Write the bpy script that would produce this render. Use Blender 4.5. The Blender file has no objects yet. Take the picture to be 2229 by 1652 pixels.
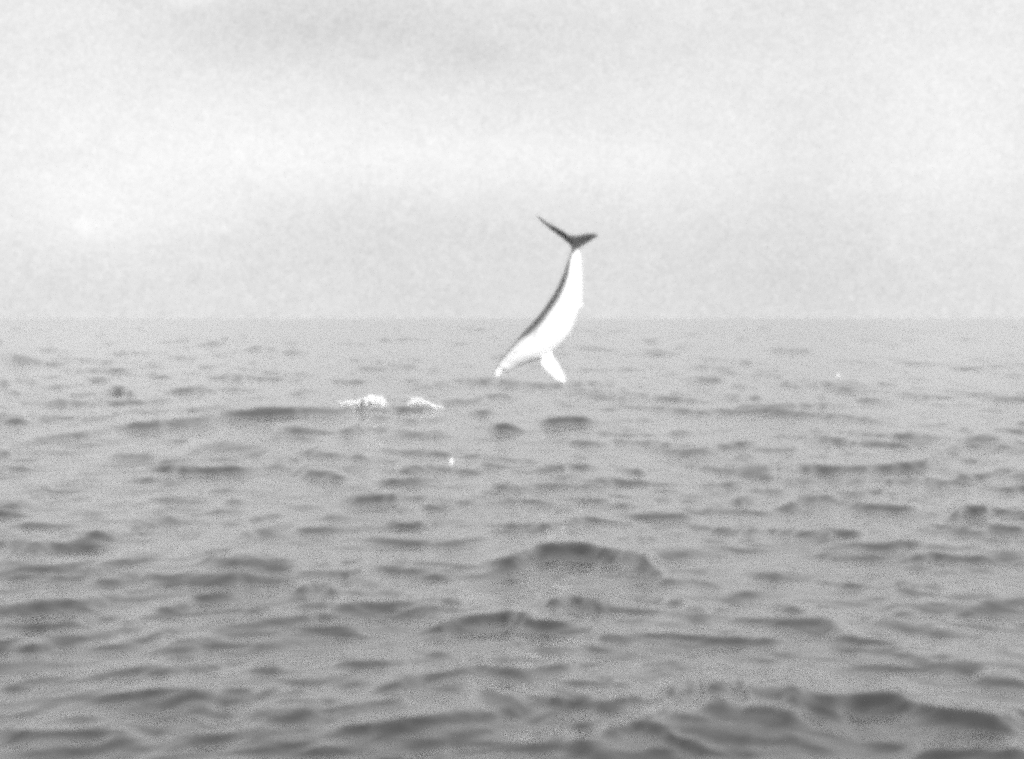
import bpy, bmesh, math, random
import numpy as np
from mathutils import Vector

# ------------------------------------------------------------------ camera, world, sun, exposure
SC = bpy.context.scene
W, H = 1024, 759
F = 2800.0            # focal length in pixels of the 1024 wide picture
CAM_H = 2.2           # height of the lens above mean sea level
HOR = 318.0           # picture row of the horizon

cam_data = bpy.data.cameras.new('camera')
cam_data.sensor_width = 36.0
cam_data.lens = 36.0 * F / W
cam_data.clip_start = 0.1
cam_data.clip_end = 30000.0
cam = bpy.data.objects.new('camera', cam_data)
SC.collection.objects.link(cam)
cam.location = (0, 0, CAM_H)
cam.rotation_euler = (math.radians(90) - math.atan((H / 2 - HOR) / F), 0, 0)
SC.camera = cam
cam_data.dof.use_dof = True
cam_data.dof.focus_distance = 78.0
cam_data.dof.aperture_fstop = 3.2

SUN_EL, SUN_AZ = 11.0, 155.0      # azimuth clockwise from +Y: behind the camera, to the right
SUN_STRENGTH = 3.5
SKY_STRENGTH = 0.1
EXPOSURE = 0.0

world = bpy.data.worlds.new('World')
SC.world = world
world.use_nodes = True
nt = world.node_tree
nt.nodes.clear()


def nd(tree, kind, **kw):
    n = tree.nodes.new(kind)
    for k, v in kw.items():
        setattr(n, k, v)
    return n


def mth(tree, op, a, b=None, c=None):
    n = tree.nodes.new('ShaderNodeMath')
    n.operation = op
    for i, v in enumerate((a, b, c)):
        if v is None:
            continue
        if isinstance(v, (int, float)):
            n.inputs[i].default_value = v
        else:
            tree.links.new(v, n.inputs[i])
    return n.outputs[0]


def build_world():
    L = nt.links
    out = nd(nt, 'ShaderNodeOutputWorld')
    bg = nd(nt, 'ShaderNodeBackground')
    bg.inputs['Strength'].default_value = SKY_STRENGTH
    sky = nd(nt, 'ShaderNodeTexSky')
    sky.sky_type = 'NISHITA'
    sky.sun_disc = False
    sky.sun_elevation = math.radians(SUN_EL)
    sky.sun_rotation = math.radians(SUN_AZ)
    sky.dust_density = 4.0
    bw = nd(nt, 'ShaderNodeRGBToBW')
    L.new(sky.outputs[0], bw.inputs[0])
    # blue-free monochrome sky seen through a bright even layer of cloud
    clear = mth(nt, 'MULTIPLY', mth(nt, 'MINIMUM', bw.outputs[0], 12.0), 0.10)
    tc = nd(nt, 'ShaderNodeTexCoord')
    sep = nd(nt, 'ShaderNodeSeparateXYZ')
    L.new(tc.outputs['Generated'], sep.inputs[0])
    x, y, z = sep.outputs
    az = mth(nt, 'ARCTAN2', x, y)
    el = mth(nt, 'ARCSINE', z)

    def lobe(px, py, rx, ry, amp):
        """A soft thicker or thinner cloud patch, as azimuth and elevation on the sky."""
        a0, e0 = math.atan((px - 512) / F), math.atan((HOR - py) / F)
        da = mth(nt, 'DIVIDE', mth(nt, 'SUBTRACT', az, a0), rx / F)
        de = mth(nt, 'DIVIDE', mth(nt, 'SUBTRACT', el, e0), ry / F)
        s = mth(nt, 'ADD', mth(nt, 'MULTIPLY', da, da), mth(nt, 'MULTIPLY', de, de))
        return mth(nt, 'MULTIPLY', mth(nt, 'EXPONENT', mth(nt, 'MULTIPLY', s, -1.0)), amp)

    def noise(scale, sx, detail, rough=0.5):
        mp = nd(nt, 'ShaderNodeMapping')
        mp.inputs['Scale'].default_value = (1, 1, sx)
        L.new(tc.outputs['Generated'], mp.inputs[0])
        n = nd(nt, 'ShaderNodeTexNoise')
        n.inputs['Scale'].default_value = scale
        n.inputs['Detail'].default_value = detail
        n.inputs['Roughness'].default_value = rough
        L.new(mp.outputs[0], n.inputs['Vector'])
        return mth(nt, 'SUBTRACT', n.outputs[0], 0.5)

    total = mth(nt, 'ADD', clear, 7.9)
    total = mth(nt, 'ADD', total, mth(nt, 'MULTIPLY', noise(9.0, 2.2, 4.0), 1.6))
    total = mth(nt, 'ADD', total, mth(nt, 'MULTIPLY', noise(60.0, 1.6, 6.0, 0.65), 0.9))
    total = mth(nt, 'ADD', total, mth(nt, 'MULTIPLY', noise(1000.0, 1.1, 2.0, 0.8), 5.2))
    total = mth(nt, 'ADD', total, mth(nt, 'MULTIPLY', noise(220.0, 1.3, 3.0, 0.6), 1.3))
    for a in LOBES:
        total = mth(nt, 'ADD', total, lobe(*a))
    comb = nd(nt, 'ShaderNodeCombineXYZ')
    for i in range(3):
        L.new(total, comb.inputs[i])
    L.new(comb.outputs[0], bg.inputs['Color'])
    L.new(bg.outputs[0], out.inputs[0])


LOBES = [
    (290, 155, 260, 48, 0.85), (620, 165, 330, 40, 0.6), (110, 215, 110, 40, 0.8), (960, 110, 120, 150, 0.7),
    (300, 30, 170, 45, -1.1), (472, 54, 34, 18, -0.8), (120, 170, 150, 130, .4), (60, 40, 90, 60, 0.3), (600, 40, 160, 60, -0.5),
    (86, 228, 11, 9, 0.9), (225, 229, 5, 4, 0.9), (820, 140, 60, 120, -0.3), (512, 300, 900, 60, -0.45), (900, 250, 260, 120, -0.25),
    (190, 2, 25, 7, 1.0), (420, 235, 120, 40, -0.3),
]
build_world()

sun_data = bpy.data.lights.new('sun', 'SUN')
sun_data.energy = SUN_STRENGTH
sun_data.angle = math.radians(6.0)
sun_data.color = (1.0, 1.0, 1.0)
sun = bpy.data.objects.new('sun', sun_data)
SC.collection.objects.link(sun)
_a, _e = math.radians(SUN_AZ), math.radians(SUN_EL)
to_sun = Vector((math.sin(_a) * math.cos(_e), math.cos(_a) * math.cos(_e), math.sin(_e)))
sun.rotation_euler = to_sun.to_track_quat('Z', 'Y').to_euler()
sun.location = (0, -20, 30)

SC.view_settings.view_transform = 'Standard'
SC.view_settings.look = 'None'
SC.view_settings.exposure = EXPOSURE
SC.view_settings.gamma = 1.0
SC.view_settings.use_curve_mapping = False
SC.render.engine = 'CYCLES'
SC.cycles.pixel_filter_type = 'GAUSSIAN'
SC.cycles.filter_width = 6.0
SC.cycles.use_adaptive_sampling = True
SC.cycles.adaptive_threshold = 0.09
SC.cycles.adaptive_min_samples = 6
SC.cycles.use_denoising = False
SC.cycles.max_bounces = 6

rng = np.random.default_rng(7)


def tag(o, label=None, cat=None, kind=None, group=None):
    if label: o['label'] = label
    if cat: o['category'] = cat
    if kind: o['kind'] = kind
    if group: o['group'] = group
    return o


def link(name, me, mat=None, parent=None):
    o = bpy.data.objects.new(name, me)
    SC.collection.objects.link(o)
    if mat: me.materials.append(mat)
    if parent: o.parent = parent
    return o


# ------------------------------------------------------------------ materials
def mat_water():
    m = bpy.data.materials.new('sea_water')
    m.use_nodes = True
    t = m.node_tree
    b = t.nodes['Principled BSDF']
    b.inputs['Base Color'].default_value = (0.045, 0.045, 0.045, 1)
    b.inputs['IOR'].default_value = 1.333
    b.inputs['Roughness'].default_value = 0.07
    geo = nd(t, 'ShaderNodeNewGeometry')
    last = None
    for scale, sy, detail, strength, dist in ((2.6, 2.6, 5.0, 1.0, RIP_A), (5.5, 2.0, 3.0, 1.0, RIP_M), (12.0, 2.2, 4.0, 1.0, RIP_B)):
        mp = nd(t, 'ShaderNodeMapping')
        mp.vector_type = 'TEXTURE'
        mp.inputs['Scale'].default_value = (sy, 1.0, 1.0)
        mp.inputs['Rotation'].default_value = (0, 0, {2.6: 0.8, 5.5: -0.5}.get(scale, 0.25))
        t.links.new(geo.outputs['Position'], mp.inputs[0])
        n = nd(t, 'ShaderNodeTexNoise')
        n.inputs['Scale'].default_value = scale
        n.inputs['Detail'].default_value = detail
        n.inputs['Roughness'].default_value = 0.55
        t.links.new(mp.outputs[0], n.inputs['Vector'])
        bp = nd(t, 'ShaderNodeBump')
        bp.inputs['Strength'].default_value = strength
        bp.inputs['Distance'].default_value = dist
        t.links.new(n.outputs[0], bp.inputs['Height'])
        if last: t.links.new(last, bp.inputs['Normal'])
        last = bp.outputs[0]
    t.links.new(last, b.inputs['Normal'])
    return m


def mat_plain(name, v, rough, bump=None):
    m = bpy.data.materials.new(name)
    m.use_nodes = True
    t = m.node_tree
    b = t.nodes['Principled BSDF']
    b.inputs['Base Color'].default_value = (v, v, v, 1)
    b.inputs['Roughness'].default_value = rough
    n = nd(t, 'ShaderNodeTexNoise')
    n.inputs['Scale'].default_value = bump or 8.0
    n.inputs['Detail'].default_value = 4.0
    tc = nd(t, 'ShaderNodeTexCoord')
    t.links.new(tc.outputs['Object'], n.inputs['Vector'])
    mr = nd(t, 'ShaderNodeMapRange')
    mr.inputs['To Min'].default_value = v * 0.93
    mr.inputs['To Max'].default_value = min(v * 1.07, 0.95)
    t.links.new(n.outputs[0], mr.inputs[0])
    t.links.new(mr.outputs[0], b.inputs['Base Color'])
    return m


def mat_skin():
    """White skin with a black cape and flukes: the shade is a colour painted per vertex."""
    m = bpy.data.materials.new('dolphin_skin')
    m.use_nodes = True
    t = m.node_tree
    b = t.nodes['Principled BSDF']
    at = nd(t, 'ShaderNodeAttribute', attribute_name='cape')
    n = nd(t, 'ShaderNodeTexNoise')
    n.inputs['Scale'].default_value = 14.0
    n.inputs['Detail'].default_value = 5.0
    tc = nd(t, 'ShaderNodeTexCoord')
    t.links.new(tc.outputs['Object'], n.inputs['Vector'])
    f = mth(t, 'ADD', at.outputs['Fac'], mth(t, 'MULTIPLY', mth(t, 'SUBTRACT', n.outputs[0], 0.5), 0.08))
    mix = nd(t, 'ShaderNodeMixRGB')
    mix.inputs[1].default_value = (0.92, 0.92, 0.92, 1)
    mix.inputs[2].default_value = (0.11, 0.11, 0.11, 1)
    t.links.new(f, mix.inputs[0])
    t.links.new(mix.outputs[0], b.inputs['Base Color'])
    b.inputs['Roughness'].default_value = 0.45
    b.inputs['Specular IOR Level'].default_value = 0.3
    return m


RIP_A, RIP_M, RIP_B = 0.008, 0.0058, 0.0052
M_WATER = mat_water()
M_SKIN = mat_skin()
M_FOAM = mat_plain('white_foam', 0.84, 0.8, 9.0)
M_EYE = mat_plain('dark_eye', 0.02, 0.2)

# ------------------------------------------------------------------ the sea: one sheet to the horizon
# Wave crests seen one by one: points on the crest line (picture coordinates of an enlarged quarter,
# turned into places on the sea below), height of the steep face, steepness.
QUARTER = {'A': (0, 405.9, .2297), 'B': (512, 405.9, .2297), 'C': (0, 579.9, .2297), 'D': (512, 579.9, .2297),
           'E': (0, 313.1, .1821), 'F': (608.9, 313.1, .18626), 'G': (313.1, 362.4, .1327)}
CRESTS = '''
A 30 180 200 125 390 110 25 .45
A 560 75 800 50 1000 25 1300 5 1500 5 35 .5
A 0 265 100 262 18 .4
A 500 210 650 205 30 .4
A 810 170 950 150 1170 165 60 .35
A 130 340 380 335 20 .35
A 10 420 100 408 30 .65
A 160 385 200 385 25 .4
A 340 450 450 450 50 .3
A 575 515 760 485 25 .45
A 985 405 1050 400 30 .5
A 1090 485 1230 460 20 .5
A 1040 560 1230 515 35 .55
A 1300 540 1440 535 20 .4
A 860 630 1010 600 30 .75
A 80 700 300 690 20 .4
A 500 660 700 630 35 .4
A 900 650 1270 655 50 .35
A 1220 95 1350 95 18 .35
A 1480 105 1570 90 22 .45
A 1350 195 1600 215 25 .5
A 1330 280 1420 285 1480 300 30 .7
A 1650 320 1840 315 25 .5
A 1530 390 1740 380 40 .75
A 1860 425 1960 420 35 .5
A 1710 505 1850 500 30 .8
A 1600 575 1800 580 1950 590 2080 565 25 .5
A 1420 480 1480 485 20 .35
A 2130 75 2229 80 35 .6
A 2150 345 2229 340 25 .6
A 2120 680 2229 655 25 .6
A 1450 730 1600 715 25 .4
A 650 730 1100 740 30 .45
A 1700 100 1950 125 20 .35
A 2060 20 2150 15 25 .45
B 140 55 330 50 28 .6
B 460 50 600 55 15 .35
B 700 10 850 20 20 .45
B 240 145 420 155 22 .5
B 700 110 770 105 20 .35
B 700 185 850 180 1020 155 20 .5
B 1090 180 1240 180 20 .5
B 1270 210 1400 215 20 .5
B 1240 250 1450 255 1750 245 1830 220 40 .75
B 1850 190 1940 180 18 .5
B 160 255 240 255 22 .55
B 470 262 570 275 25 .6
B 1000 275 1110 275 30 .45
B 820 335 980 340 20 .45
B 1820 345 1970 310 2080 290 20 .6
B 2090 230 2150 225 20 .5
B 2150 190 2229 190 18 .5
B 970 405 1060 390 30 .75
B 1180 430 1280 400 1370 385 25 .7
B 860 450 1130 455 25 .45
B 1500 425 1730 435 30 .65
B 1640 375 1680 375 25 .45
B 1740 385 1810 380 25 .45
B 1920 460 1980 430 2080 430 55 .75
B 2090 510 2229 515 35 .7
B 2160 430 2229 430 25 .45
B 0 350 90 345 25 .6
B 100 345 420 340 20 .4
B 100 515 300 500 30 .45
B 1380 650 1600 645 25 .45
B 1540 600 1720 598 20 .5
B 1730 650 1850 625 1930 640 2080 645 45 .6
B 1280 550 1330 550 20 .35
B -20 665 60 625 120 595 300 590 400 610 510 622 565 655 612 695 66 .95
B 480 730 540 740 20 .5
B 600 640 780 630 40 .35
B 1760 75 1900 70 15 .35
B 1780 130 1880 130 15 .35
C 0 125 200 95 420 85 45 .65
C 700 115 820 95 35 .6
C 850 75 1040 50 30 .6
C 1290 45 1370 15 1450 35 35 .65
C 1460 100 1600 95 45 .65
C 1740 150 1870 105 30 .6
C 1880 200 2020 155 2229 130 2300 160 2400 175 55 1
C 2350 175 2480 178 30 .6
C 200 275 320 255 20 .5
C 400 290 560 270 700 225 28 .5
C 60 335 220 320 15 .35
C 950 200 1350 160 40 .45
C 1000 240 1200 220 25 .35
C 830 378 950 370 25 .65
C 1100 395 1210 395 25 .55
C 1480 365 1700 360 30 .55
C 1100 290 1440 250 25 .4
C 0 460 120 465 350 430 550 385 620 380 25 .6
C 420 500 600 480 760 460 860 470 40 .65
C 980 465 1070 470 35 .6
C 1090 500 1220 475 20 .45
C 80 575 200 545 22 .6
C 820 570 920 560 25 .5
C 690 600 780 590 15 .45
C 1400 570 1530 545 1760 515 25 .65
C 1680 460 1850 420 2100 365 2229 400 45 .55
C 1530 630 1700 605 1900 570 2080 560 70 .6
C 2080 580 2229 560 30 .65
C 0 660 250 655 550 650 60 .65
C 720 740 850 700 1030 670 28 .6
C 1080 680 1250 640 1350 635 30 .45
C 1040 740 1350 700 25 .6
C 1640 775 1760 765 25 .85
C 1850 700 2200 630 25 .45
C 1830 320 1940 315 25 .45
C 1870 765 2229 720 20 .55
C 700 330 850 325 15 .35
D 150 80 280 65 400 105 55 .75
D 60 75 110 75 15 .4
D 200 225 350 210 25 .6
D 380 240 500 240 40 .5
D 560 225 700 235 880 250 1160 260 35 .7
D 0 260 60 270 30 .6
D 1110 95 1260 130 30 .75
D 990 165 1250 175 1360 170 1420 200 30 .6
D 460 180 560 180 15 .45
D 770 125 850 125 25 .45
D 950 70 1060 60 20 .3
D 1580 180 1680 175 18 .45
D 1780 190 1850 185 18 .45
D 1970 125 2080 100 2229 80 45 .6
D 2010 60 2110 60 20 .55
D 1420 300 1600 320 20 .4
D 0 400 110 380 280 360 35 .55
D 350 390 440 375 20 .4
D 560 365 700 350 730 370 20 .55
D 830 375 880 370 930 395 25 .55
D 450 530 560 520 25 .7
D 0 570 80 545 30 .6
D 90 600 250 550 25 .55
D 680 480 800 440 900 465 62 .5
D 880 450 1000 430 1050 470 1200 450 1290 470 70 .6
D 850 520 950 530 60 .5
D 1030 560 1120 560 1240 605 50 .7
D 1200 510 1290 540 1430 590 50 .6
D 1330 490 1480 500 1650 485 1760 525 1900 560 2140 585 75 .95
D 430 660 560 620 640 630 700 680 850 730 50 .9
D 520 620 620 585 700 545 30 .5
D 600 740 700 750 25 .7
D 620 610 900 560 1300 650 150 .34
D 1150 500 1500 520 1900 590 110 .25
C 1500 640 1900 600 2229 600 90 .3
C 250 500 600 470 900 480 80 .22
A 400 680 800 650 1300 670 110 .22
D 800 640 1050 680 60 .45
D 1560 710 1700 720 25 .4
D 1760 760 1850 730 2000 730 2229 745 60 .7
D 2050 430 2229 445 25 .6
D 2100 630 2200 630 40 .4
D 900 740 1050 750 30 .5
E 60 215 190 225 50 .4
E 0 370 50 360 35 .6
E 60 420 110 415 25 .45
E 600 422 645 396 715 430 36 .85
E 1000 510 1280 490 50 .35
E 1340 520 1640 515 40 .6
E 1230 330 1330 340 20 .35
E 1960 290 2120 295 20 .4
E 800 260 870 260 30 .35
F 840 180 1100 190 25 .35
F 460 275 670 280 20 .35
F 620 440 740 445 30 .5
F 770 440 850 435 30 .55
F 960 475 1160 480 30 .5
F 1180 490 1280 480 30 .45
F 1120 440 1160 440 25 .4
F 1350 460 1460 455 18 .45
F 1240 365 1350 350 20 .4
F 2060 450 2110 450 25 .4
F 40 400 110 400 15 .35
G 560 345 640 320 720 330 40 .55
G 740 345 880 315 960 290 1120 275 30 .55
G 1180 280 1350 235 1500 240 25 .5
G 1230 360 1310 350 20 .6
G 1380 460 1470 440 1540 480 50 .65
G 1760 430 1960 400 2080 430 40 .65
G 200 500 360 480 35 .5
G 850 425 1000 410 20 .4
'''

# chop: many small trains of waves crossing at an angle
NW = 170
lam = np.exp(rng.uniform(math.log(0.22), math.log(4.0), NW))
side = rng.random(NW)
theta = np.where(side < 0.6, rng.normal(math.radians(-46), math.radians(17), NW), rng.normal(math.radians(22), math.radians(24), NW))
kk = 2 * math.pi / lam
kx, ky = kk * np.sin(theta), kk * np.cos(theta)
ph = rng.uniform(0, 2 * math.pi, NW)
SLOPE = 0.064
amp = SLOPE * math.sqrt(2.0 / NW) / kk * (lam / 0.8) ** -0.55


def chop(X, Y, dy):
    Z = np.zeros_like(X)
    q = np.clip(X / np.maximum(np.abs(Y), 5) / 0.18, -1, 1)
    wl, wr = 1.05 - 0.3 * q, 0.8 + 0.45 * q
    for i in range(NW):
        att = np.exp(-(3.2 * dy / lam[i]) ** 2)
        if att.max() < 0.01:
            continue
        att = att * (wl if side[i] < 0.6 else wr)
        c = np.cos(kx[i] * X + ky[i] * Y + ph[i])
        Z += att * amp[i] * (c + 0.35 * (c * c - 0.5))
    return Z


def noise2(shape, cy, cx, seed):
    """Smooth value noise on a grid, about unit range."""
    r = np.random.default_rng(seed)
    a = r.uniform(-1, 1, (cy + 2, cx + 2))
    yy, xx = np.linspace(0, cy, shape[0]), np.linspace(0, cx, shape[1])
    iy, ix = np.minimum(yy.astype(int), cy - 1), np.minimum(xx.astype(int), cx - 1)
    fy, fx = yy - iy, xx - ix
    fy, fx = fy * fy * (3 - 2 * fy), fx * fx * (3 - 2 * fx)
    t0 = a[np.ix_(iy, ix)] * (1 - fx) + a[np.ix_(iy, ix + 1)] * fx
    t1 = a[np.ix_(iy + 1, ix)] * (1 - fx) + a[np.ix_(iy + 1, ix + 1)] * fx
    return t0 * (1 - fy[:, None]) + t1 * fy[:, None]


def crest_heights(rows):
    """Heights of the large single waves. Each crest faces the viewer with a steep front; the front's
    steepness is laid down along lines running out over the sea and summed up into height."""
    cols = np.arange(-420, 1445, 2.0)
    prow = np.arange(800, 321.5, -0.25)
    PX, PY = np.meshgrid(cols, prow)
    n1 = noise2(PX.shape, 150, 100, 11)
    n2 = noise2(PX.shape, 300, 230, 12)
    # small crests everywhere between the large ones, finer and closer together with distance
    g = (PY - HOR) / 440.0
    tilt = np.clip(-(PX - 560) / 500, -0.35, 1) * 0.13 * np.clip(g, 0, 1)
    V = np.cumsum(0.25 / (1.6 + 5.2 * np.clip(g[:, :1], 0.01, 2)), axis=0) - 0.0 * PX
    V = V - tilt * (PX - 512) / (1.6 + 5.2 * g)
    U = (PX - 512) / (11 + 48 * g) + 0.6 * V

    def vnoise(u, v, seed):
        r = np.random.default_rng(seed)
        tab = r.uniform(-1, 1, (256, 256))
        iu, iv = np.floor(u).astype(int), np.floor(v).astype(int)
        fu, fv = u - iu, v - iv
        fu, fv = fu * fu * (3 - 2 * fu), fv * fv * (3 - 2 * fv)
        t = lambda a, b: tab[(a + 37 * (b // 256)) % 256, b % 256]
        return (t(iu, iv) * (1 - fu) + t(iu + 1, iv) * fu) * (1 - fv) + (t(iu, iv + 1) * (1 - fu) + t(iu + 1, iv + 1) * fu) * fv
    ns = 0.9 * vnoise(U * 0.55, V * 0.55, 1) + 0.8 * vnoise(U + 9, V, 2) + 0.75 * vnoise(U * 2.1, V * 1.6, 3) + 0.8 * vnoise(U * .2, V * .22 + 5, 4)
    small = CHOPPY * np.clip(0.34 + 1.3 * g, 0, 0.92) * np.clip((ns - 0.05) / 1.5, 0, 1)
    steep = np.zeros(PX.shape)
    near = np.zeros(PX.shape)
    for idx, line in enumerate(CRESTS.strip().splitlines()):
        p = line.split()
        ox, oy, sc = QUARTER[p[0]]
        v = [float(a) for a in p[1:]]
        t, d = v[-2] * sc, v[-1]
        pts = np.array(v[:-2]).reshape(-1, 2)
        px, py = ox + pts[:, 0] * sc, oy + pts[:, 1] * sc
        w = px[-1] - px[0]
        end = 0.4 * w if d < 0.36 and t > 15 else min(0.30 * w + 4, 28)
        c0, c1 = np.searchsorted(cols, [px[0] - 2.2 * end, px[-1] + 2.2 * end])
        if c1 - c0 < 2: continue
        x = cols[c0:c1]
        cy = np.interp(x, px, py)
        lo, hi = (py[1] - py[0]) / max(px[1] - px[0], 1), (py[-1] - py[-2]) / max(px[-1] - px[-2], 1)
        cy = np.where(x < px[0], py[0] + (x - px[0]) * lo, cy)
        cy = np.where(x > px[-1], py[-1] + (x - px[-1]) * hi, cy)
        kw = max(3, min(9, int(w / 20)) | 1)
        cy = np.convolve(np.pad(cy, kw // 2, mode='edge'), np.ones(kw) / kw, mode='valid')
        u = np.clip(np.maximum(px[0] + end * .45 - x, x - px[-1] + end * .45) / end, 0, None)
        lat = np.exp(-1.6 * u * u)
        r0, r1 = np.searchsorted(-prow, [-(cy.max() + 2.8 * t), -(cy.min() - 1.6 * t - 4)])
        Q = (PY[r0:r1, c0:c1] - cy[None] + 0.7 * n1[r0:r1, c0:c1] + 0.4 * n2[r0:r1, c0:c1]) / t
        T = (0.55 + 0.45 * lat)[None]
        edge = min(0.35, 1.8 / t)
        prof = 1 / (1 + np.exp(-(Q - 0.05) / (edge * 0.5))) * np.exp(-(np.clip(Q - 0.25, 0, None) / (0.75 * T)) ** 2)
        a = d * lat[None] * prof * (1 + 0.16 * n1[r0:r1, c0:c1] + 0.2 * n2[r0:r1, c0:c1])
        nz = d * lat[None] * np.exp(-((Q - 0.4) / 1.3) ** 2)
        near[r0:r1, c0:c1] = np.maximum(near[r0:r1, c0:c1], nz)
        steep[r0:r1, c0:c1] = 1 - (1 - steep[r0:r1, c0:c1]) * (1 - np.clip(a, 0, 0.97))
    steep = 1 - (1 - np.clip(steep, 0, .97)) * (1 - small * np.clip(1 - 1.15 * near, 0.1, 1))
    ker = np.array([1, 3, 5, 6, 5, 3, 1.]); ker /= ker.sum()
    steep = sum(k * np.roll(steep, i - 3, axis=1) for i, k in enumerate(ker))
    S = STEEP * steep ** 1.1 - 0.02
    Dn = np.full(len(cols), CAM_H * F / (prow[0] - HOR))
    z = np.zeros(len(cols))
    Ds, Zs = [Dn.copy()], [z.copy()]
    for i in range(1, len(prow)):
        r = (prow[i] - HOR) / F
        dr = 0.25 / F
        tau = 0.6 + 0.022 * Dn
        sl = np.maximum(S[i] - z / tau, -0.62 * r)
        dD = Dn * dr / (sl + r)
        Dn = Dn + dD
        z = CAM_H - r * Dn
        Ds.append(Dn.copy()); Zs.append(z.copy())
    Ds, Zs = np.array(Ds), np.array(Zs)
    out = np.zeros((len(rows), len(cols)))
    for c in range(len(cols)):
        out[:, c] = np.interp(rows, Ds[:, c], Zs[:, c], left=0, right=0)
    out *= 1 - np.clip((rows - 750) / 140, 0, 1)[:, None]
    out *= np.clip((933 - np.abs(cols - 512)) / 130, 0, 1)[None, :] ** 1.5
    return cols, out


STEEP = 0.60
CHOPPY = 0.74


def build_sea():
    near = [-2500, -600, -150, -40, -10, 0, 3, 5]
    y = 6.0
    dense = []
    while y < 900:
        dense.append(y); y *= 1.0023
    far = list(np.geomspace(y, 12000, 60))
    rows = np.array(near + dense + far)
    dy = np.gradient(rows)
    hw = np.where(rows > 0, 0.325 * np.abs(rows) + 2.0, 2.5)
    s = np.linspace(-1, 1, 641)
    X = hw[:, None] * s[None, :]
    ext = np.array([0.6, 2, 6, 20, 80, 400, 2000, 9000.])
    X = np.concatenate([-(hw[:, None] + ext[::-1][None]), X, hw[:, None] + ext[None]], axis=1)
    Y = np.repeat(rows[:, None], X.shape[1], axis=1)
    sp = np.repeat(np.abs(dy)[:, None], X.shape[1], axis=1)
    sp[:, :8] = 50; sp[:, -8:] = 50
    Z = chop(X, Y, sp)
    Z *= (1.0 - 0.25 * np.clip((Y - 60) / 200, 0, 1))
    cols, CH = crest_heights(rows)
    for i in range(len(rows)):
        if rows[i] > 5:
            Z[i] += np.interp(512 + F * X[i] / rows[i], cols, CH[i], left=0, right=0)
    nr, nc = X.shape
    co = np.stack([X, Y, Z], -1).reshape(-1, 3).astype(np.float32)
    idx = np.arange(nr * nc).reshape(nr, nc)
    quads = np.stack([idx[:-1, :-1], idx[:-1, 1:], idx[1:, 1:], idx[1:, :-1]], -1).reshape(-1, 4)
    me = bpy.data.meshes.new('sea')
    me.vertices.add(len(co)); me.vertices.foreach_set('co', co.ravel())
    me.loops.add(quads.size); me.loops.foreach_set('vertex_index', quads.ravel().astype(np.int32))
    me.polygons.add(len(quads))
    me.polygons.foreach_set('loop_start', np.arange(0, quads.size, 4, dtype=np.int32))
    me.polygons.foreach_set('use_smooth', np.ones(len(quads), dtype=bool))
    me.update(calc_edges=True)
    o = link('sea', me, M_WATER)
    tag(o, 'choppy grey open sea reaching to the horizon', kind='structure')
    return o


SEA = build_sea()

# ------------------------------------------------------------------ the dolphin
DOL_D = 39.9
PXM = DOL_D / F * (1 / (2.36 * 3.449))      # metres per enlarged picture pixel


def dp(zx, zy, depth=0.0):
    """Enlarged-crop point -> local place of the dolphin (its own X right, Y away, Z up), metres."""
    return Vector(((zx - 700) * PXM, depth, (900 - zy) * PXM))


def loft(bm, secs, n=28, power=2.0):
    """secs: (centre, half vector in picture plane, half depth). Closed tube with caps."""
    rings = []
    for c, hv, hd in secs:
        ring = []
        for i in range(n):
            a = 2 * math.pi * i / n
            ca, sa = math.cos(a), math.sin(a)
            f = (abs(ca) ** power + abs(sa) ** power) ** (-1 / power)
            ring.append(bm.verts.new(c + hv * (ca * f) + Vector((0, 1, 0)) * (hd * sa * f)))
        rings.append(ring)
    for a, b in zip(rings[:-1], rings[1:]):
        for i in range(n):
            bm.faces.new((a[i], a[(i + 1) % n], b[(i + 1) % n], b[i]))
    for r, flip in ((rings[0], False), (rings[-1], True)):
        bm.faces.new(r[::-1] if not flip else r)


def catmull(pts, k):
    pts = [Vector(p) for p in pts]
    P = [pts[0] * 2 - pts[1]] + pts + [pts[-1] * 2 - pts[-2]]
    out = []
    for i in range(1, len(P) - 2):
        for j in range(k):
            t = j / k
            a, b, c, d = P[i - 1:i + 3]
            out.append(0.5 * ((2 * b) + (c - a) * t + (2 * a - 5 * b + 4 * c - d) * t * t + (3 * b - a - 3 * c + d) * t ** 3))
    out.append(pts[-1])
    return out


BODY = [  # dorsal edge, ventral edge, depth ratio
    (882, 335, 938, 330, .35), (880, 370, 940, 368, .5), (864, 430, 947, 430, .75), (840, 490, 955, 515, .85), (806, 590, 962, 610, .92),
    (760, 690, 963, 720, .95), (700, 790, 953, 835, .97), (630, 890, 921, 930, .97), (560, 972, 880, 1040, .97),
    (490, 1046, 820, 1130, .97), (430, 1112, 740, 1205, .97), (375, 1178, 640, 1262, .97), (330, 1235, 540, 1297, .95),
    (298, 1278, 440, 1333, .92), (274, 1315, 372, 1365, .9), (260, 1345, 330, 1358, .9), (245, 1374, 310, 1384, .9),
    (240, 1398, 290, 1410, .9), (244, 1418, 270, 1426, .9)]


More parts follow.
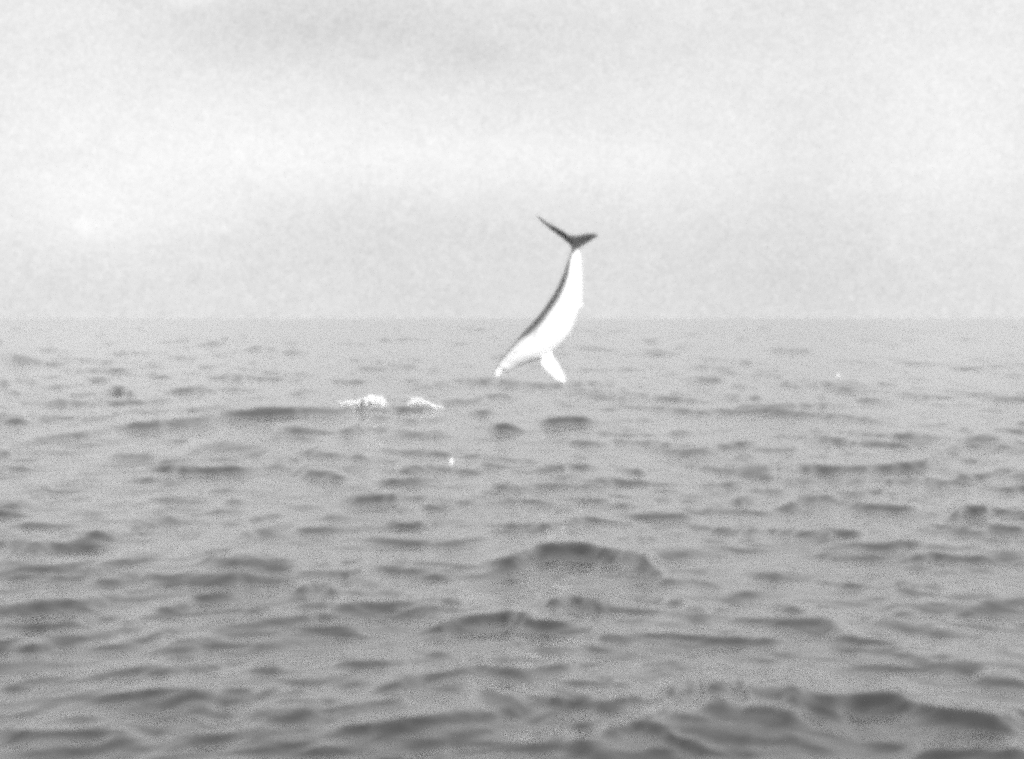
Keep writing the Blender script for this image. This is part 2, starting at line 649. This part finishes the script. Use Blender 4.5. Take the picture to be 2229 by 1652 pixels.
def build_dolphin():
    root = bpy.data.objects.new('dolphin', None)
    SC.collection.objects.link(root)
    base = (700 / 2.36 + 1600) / 3.449, (900 / 2.36 + 700) / 3.449
    root.location = ((base[0] - 512) / F * DOL_D, DOL_D, CAM_H + (HOR - base[1]) / F * DOL_D)
    tag(root, 'white-bellied dolphin with a dark back leaping head down above the sea', 'dolphin')

    bm = bmesh.new()
    dl = catmull([dp(a, b) for a, b, c, d, e in BODY], 5)
    vl = catmull([dp(c, d) for a, b, c, d, e in BODY], 5)
    dr = catmull([(e, 0, 0) for a, b, c, d, e in BODY], 5)
    secs = [((p + q) / 2, (p - q) / 2, (p - q).length / 2 * r.x) for p, q, r in zip(dl, vl, dr)]
    loft(bm, secs, 32)

    # flipper: a blade rooted in the chest, swept back and down
    def blade(rows, th, yaw=0.0):
        ss = []
        R = [(dp(a, b), dp(c, d), z) for a, b, c, d, z in rows]
        A_ = catmull([r[0] for r in R], 4); B_ = catmull([r[1] for r in R], 4); Z_ = catmull([(r[2], 0, 0) for r in R], 4)
        for p, q, z in zip(A_, B_, Z_):
            ss.append(((p + q) / 2 + Vector((0, z.x, 0)), (p - q) / 2, max(0.004, (p - q).length * th)))
        loft(bm, ss, 24, 1.8)
    blade([(640, 1190, 720, 1170, 0), (636, 1250, 724, 1235, -.10), (622, 1300, 752, 1286, -.16), (650, 1347, 780, 1335, -.20),
           (695, 1393, 805, 1380, -.22), (742, 1436, 822, 1420, -.23), (785, 1456, 822, 1448, -.235), (800, 1463, 820, 1458, -.237)], 0.14)
    # the other flipper on the far side, mostly hidden
    blade([(620, 1190, 690, 1180, .05), (640, 1240, 700, 1230, .15), (660, 1265, 715, 1255, .24), (690, 1275, 720, 1268, .32),
           (705, 1280, 720, 1276, .34)], 0.12)

    # flukes: swept blades seen almost edge on; sections run from leading to trailing edge
    def fluke(rows):
        ss = []
        A_ = catmull([dp(a, b, z0) for a, b, z0, c, d, z1 in rows], 5)
        B_ = catmull([dp(c, d, z1) for a, b, z0, c, d, z1 in rows], 5)
        return A_, B_
    def fluke_mesh(rows, thick):
        A_, B_ = fluke(rows)
        rings, n = [], 16
        for j, (p, q) in enumerate(zip(A_, B_)):
            chord = q - p
            span = (A_[min(j + 1, len(A_) - 1)] + B_[min(j + 1, len(A_) - 1)]) - (A_[max(j - 1, 0)] + B_[max(j - 1, 0)])
            nrm = chord.cross(span).normalized()
            th = thick * (1 - j / (len(A_) - 1)) ** 0.7 + 0.004
            ring = []
            for i in range(n):
                a = 2 * math.pi * i / n
                u = 0.5 - 0.5 * math.cos(a)
                ring.append(bm.verts.new(p + chord * u + nrm * (th * math.sin(a) * (1.15 - u * 0.5))))
            rings.append(ring)
        for a, b in zip(rings[:-1], rings[1:]):
            for i in range(n):
                bm.faces.new((a[i], a[(i + 1) % n], b[(i + 1) % n], b[i]))
        bm.faces.new(rings[0][::-1]); bm.faces.new(rings[-1])
    # rows: leading edge x, y, depth ; trailing edge x, y, depth
    fluke_mesh([(925, 385, .02, 905, 262, -.06), (895, 372, .03, 880, 268, -.07), (850, 322, .06, 845, 258, -.06), (795, 276, .10, 805, 230, -.04),
                (732, 228, .15, 742, 194, .02), (676, 182, .20, 688, 166, .10), (626, 138, .25, 636, 128, .18),
                (592, 100, .29, 598, 92, .26)], 0.024)
    fluke_mesh([(880, 385, .02, 885, 262, -.06), (915, 378, .0, 905, 268, -.08), (955, 355, -.03, 945, 262, -.12), (1000, 328, -.08, 1000, 252, -.17),
                (1045, 300, -.14, 1045, 252, -.21), (1072, 284, -.19, 1072, 258, -.23), (1086, 274, -.22, 1084, 268, -.24)], 0.032)
    # small swelling on the belly
    bmesh.ops.create_uvsphere(bm, u_segments=16, v_segments=10, radius=0.044,
                              matrix=__import__('mathutils').Matrix.Translation(dp(946, 832, -.02)))
    bmesh.ops.recalc_face_normals(bm, faces=bm.faces)
    me = bpy.data.meshes.new('tmp'); bm.to_mesh(me); bm.free()
    tmp = link('tmp', me)
    rm = tmp.modifiers.new('r', 'REMESH'); rm.mode = 'VOXEL'; rm.voxel_size = 0.0075; rm.use_smooth_shade = True
    sm = tmp.modifiers.new('s', 'SMOOTH'); sm.factor = 0.5; sm.iterations = 4
    dg = bpy.context.evaluated_depsgraph_get()
    me2 = bpy.data.meshes.new_from_object(tmp.evaluated_get(dg))
    bpy.data.objects.remove(tmp); me2.name = 'body'
    n = len(me2.vertices)
    co = np.empty(n * 3, np.float32); me2.vertices.foreach_get('co', co); co = co.reshape(-1, 3)
    zx, zy, dep = co[:, 0] / PXM + 700, 900 - co[:, 2] / PXM, co[:, 1]
    # cape: distance along the section from the dorsal edge, on both flanks
    dy_ = np.array([(b + d) / 2 for a, b, c, d, e in BODY]); 
    dorsal = np.array([[p.x / PXM + 700, 900 - p.z / PXM] for p in dl])
    vent = np.array([[p.x / PXM + 700, 900 - p.z / PXM] for p in vl])
    P = np.stack([zx, zy], -1)
    best = np.full(n, 1e9); frac = np.zeros(n); sidx = np.zeros(n)
    for j in range(len(dorsal)):
        v = vent[j] - dorsal[j]; L2 = (v * v).sum()
        u = ((P - dorsal[j]) @ v) / L2
        dist = np.linalg.norm(P - (dorsal[j] + u[:, None] * v), axis=1)
        m = dist < best
        best[m] = dist[m]; frac[m] = u[m]; sidx[m] = j / 5.0
    wkeys = [0, 1.2, 2.0, 2.6, 3.2, 4, 5, 6, 7, 8, 9, 9.6, 10.2, 11, 12, 14, 16, 18]
    wvals = [.9, .45, .12, .16, .21, .25, .25, .23, .20, .21, .18, .11, .06, .05, .05, .07, .10, .12]
    wid = np.interp(sidx, wkeys, wvals)
    cape = 1 / (1 + np.exp((frac - wid) / 0.03))
    # dark hook that dips off the cape behind the head
    for (ax, ay, bx, by, r, k) in ((602, 1000, 590, 1060, 8, .55), (590, 1060, 572, 1088, 9, .55), (572, 1088, 556, 1078, 6, .35)):
        a = np.array([ax, ay]); v = np.array([bx - ax, by - ay], float)
        u = np.clip(((P - a) @ v) / (v @ v), 0, 1)
        dd = np.linalg.norm(P - (a + u[:, None] * v), axis=1)
        cape = np.maximum(cape, k * np.exp(-(dd / r) ** 2) * (dep < 0))
    tail = 1 / (1 + np.exp((zy - (392 - (zx - 900) * 0.35)) / 8.0))
    cape = np.maximum(cape, tail)
    at = me2.attributes.new('cape', 'FLOAT', 'POINT')
    at.data.foreach_set('value', np.clip(cape, 0, 1).astype(np.float32))
    me2.polygons.foreach_set('use_smooth', np.ones(len(me2.polygons), dtype=bool))
    body = link('body', me2, M_SKIN, root)
    if len(me2.materials) > 1: me2.materials.clear(); me2.materials.append(M_SKIN)

    # eye and the line of the mouth, near flank
    def on_skin(zx_, zy_):
        d = np.hypot(zx - zx_, zy - zy_) + (dep > 0) * 1e4
        k = np.argsort(d)[:6]
        return dp(zx_, zy_, float(dep[k].min()))
    eb = bmesh.new()
    bmesh.ops.create_uvsphere(eb, u_segments=14, v_segments=8, radius=0.010)
    em = bpy.data.meshes.new('eye'); eb.to_mesh(em); eb.free()
    eye = link('eye', em, M_EYE, body); eye.location = on_skin(418, 1215) + Vector((0, .002, 0))
    mb = bmesh.new()
    pts = catmull([on_skin(a, b) for a, b in ((296, 1382), (312, 1370), (330, 1358), (345, 1352))], 4)
    prev = None
    for j, p in enumerate(pts):
        r = 0.003
        ring = [mb.verts.new(p + Vector((0, math.cos(a) * r, math.sin(a) * r))) for a in [i * math.pi / 3 for i in range(6)]]
        if prev:
            for i in range(6): mb.faces.new((prev[i], prev[(i + 1) % 6], ring[(i + 1) % 6], ring[i]))
        prev = ring
    mm = bpy.data.meshes.new('mouth'); mb.to_mesh(mm); mb.free()
    link('mouth', mm, M_EYE, body)
    return root


build_dolphin()


# ------------------------------------------------------------------ white water
def sea_point(px, py, z=0.05):
    D = (CAM_H - z) * F / (py - HOR)
    return Vector(((px - 512) / F * D, D, z))


def foam(px, py, w, h, seed, label, prof, z=0.16, name='splash', cat='splash'):
    """A heap of froth fused into one mass, with loose drops flying off it (a part of it)."""
    r = random.Random(seed)
    from mathutils import Matrix
    # where the water surface lies along the line of sight
    o3 = Vector((0, 0, CAM_H))
    hit, loc, _n, _f = SEA.ray_cast(o3, Vector(((px - 512) / F, 1, -(py - HOR) / F)).normalized())
    c = loc if hit else sea_point(px, py, z)
    k = c.y / F
    wm, hm = w * k, h * k
    bm = bmesh.new()

    def water(x, y):
        h_, l_, _n, _f = SEA.ray_cast(Vector((c.x + x, c.y + y, 5)), Vector((0, 0, -1)))
        return l_.z - c.z if h_ else 0.0
    for i in range(420):
        u = r.random()
        top = np.interp(u, [p[0] for p in prof], [p[1] for p in prof])
        zz = hm * (r.uniform(-.3, 1) * top)
        rad = hm * r.uniform(.10, .22) * (0.5 + 0.5 * top)
        x, y = (u - .5) * wm, 0.2 * wm + r.gauss(0, .12) * wm
        bmesh.ops.create_icosphere(bm, subdivisions=1, radius=rad, matrix=Matrix.Translation(
            (x, y, zz + water(x, y) - 0.1 * hm)) @ Matrix.Diagonal((1.6, 1.4, r.uniform(.7, 1.1), 1)))
    me = bpy.data.meshes.new('tmp'); bm.to_mesh(me); bm.free()
    tmp = link('tmp', me)
    rm = tmp.modifiers.new('r', 'REMESH'); rm.mode = 'VOXEL'; rm.voxel_size = hm / 22; rm.use_smooth_shade = True
    sm = tmp.modifiers.new('s', 'SMOOTH'); sm.factor = 0.6; sm.iterations = 8
    me2 = bpy.data.meshes.new_from_object(tmp.evaluated_get(bpy.context.evaluated_depsgraph_get()))
    bpy.data.objects.remove(tmp); me2.name = name
    me2.materials.clear()
    o = link(name, me2, M_FOAM)
    o.location = c
    tag(o, label, cat)
    bm = bmesh.new()
    for i in range(70):
        u = r.random()
        top = np.interp(u, [p[0] for p in prof], [p[1] for p in prof])
        bmesh.ops.create_icosphere(bm, subdivisions=1, radius=hm * r.uniform(.012, .035), matrix=Matrix.Translation(
            ((u - .5) * wm * 1.25, r.gauss(0, .15) * wm, hm * top * r.uniform(.5, 1.35))))
    me = bpy.data.meshes.new('spray'); bm.to_mesh(me); bm.free()
    sp = link('spray', me, M_FOAM, o); sp['kind'] = 'stuff'
    return o


foam(363, 405, 46, 9.0, 1, 'larger white splash of foam on the wave crest left of the dolphin',
     [(0, .35), (.25, .5), (.5, .75), (.6, 1), (.92, .85), (1, .3)])
foam(425, 403.5, 36, 7.0, 2, 'smaller white splash of foam between the larger splash and the dolphin',
     [(0, .4), (.12, .95), (.4, .8), (.5, .35), (.8, .25), (1, .1)])
foam(451, 463, 3, 5.5, 3, 'tiny upright white splash on the water below the smaller foam patch', [(0, .3), (.6, 1), (1, .3)])
foam(838, 376, 4, 2.4, 5, 'small white fleck of foam far out at the right', [(0, .5), (.5, 1), (1, .5)])

# ------------------------------------------------------------------ sea air
def haze():
    m = bpy.data.materials.new('sea_air'); m.use_nodes = True
    t = m.node_tree; t.nodes.clear()
    o = nd(t, 'ShaderNodeOutputMaterial'); v = nd(t, 'ShaderNodeVolumePrincipled')
    v.inputs['Color'].default_value = (.95, .95, .95, 1)
    v.inputs['Density'].default_value = HAZE
    t.links.new(v.outputs[0], o.inputs['Volume'])
    bm = bmesh.new(); bmesh.ops.create_cube(bm, size=1.0)
    for q in bm.verts:
        q.co = Vector((q.co.x * 30000, q.co.y * 30000, 6.0 if q.co.z > 0 else -2.0))
    me = bpy.data.meshes.new('haze'); bm.to_mesh(me); bm.free()
    tag(link('haze', me, m), 'thin pale sea haze over the water', kind='stuff')


HAZE = 1.2e-5
haze()
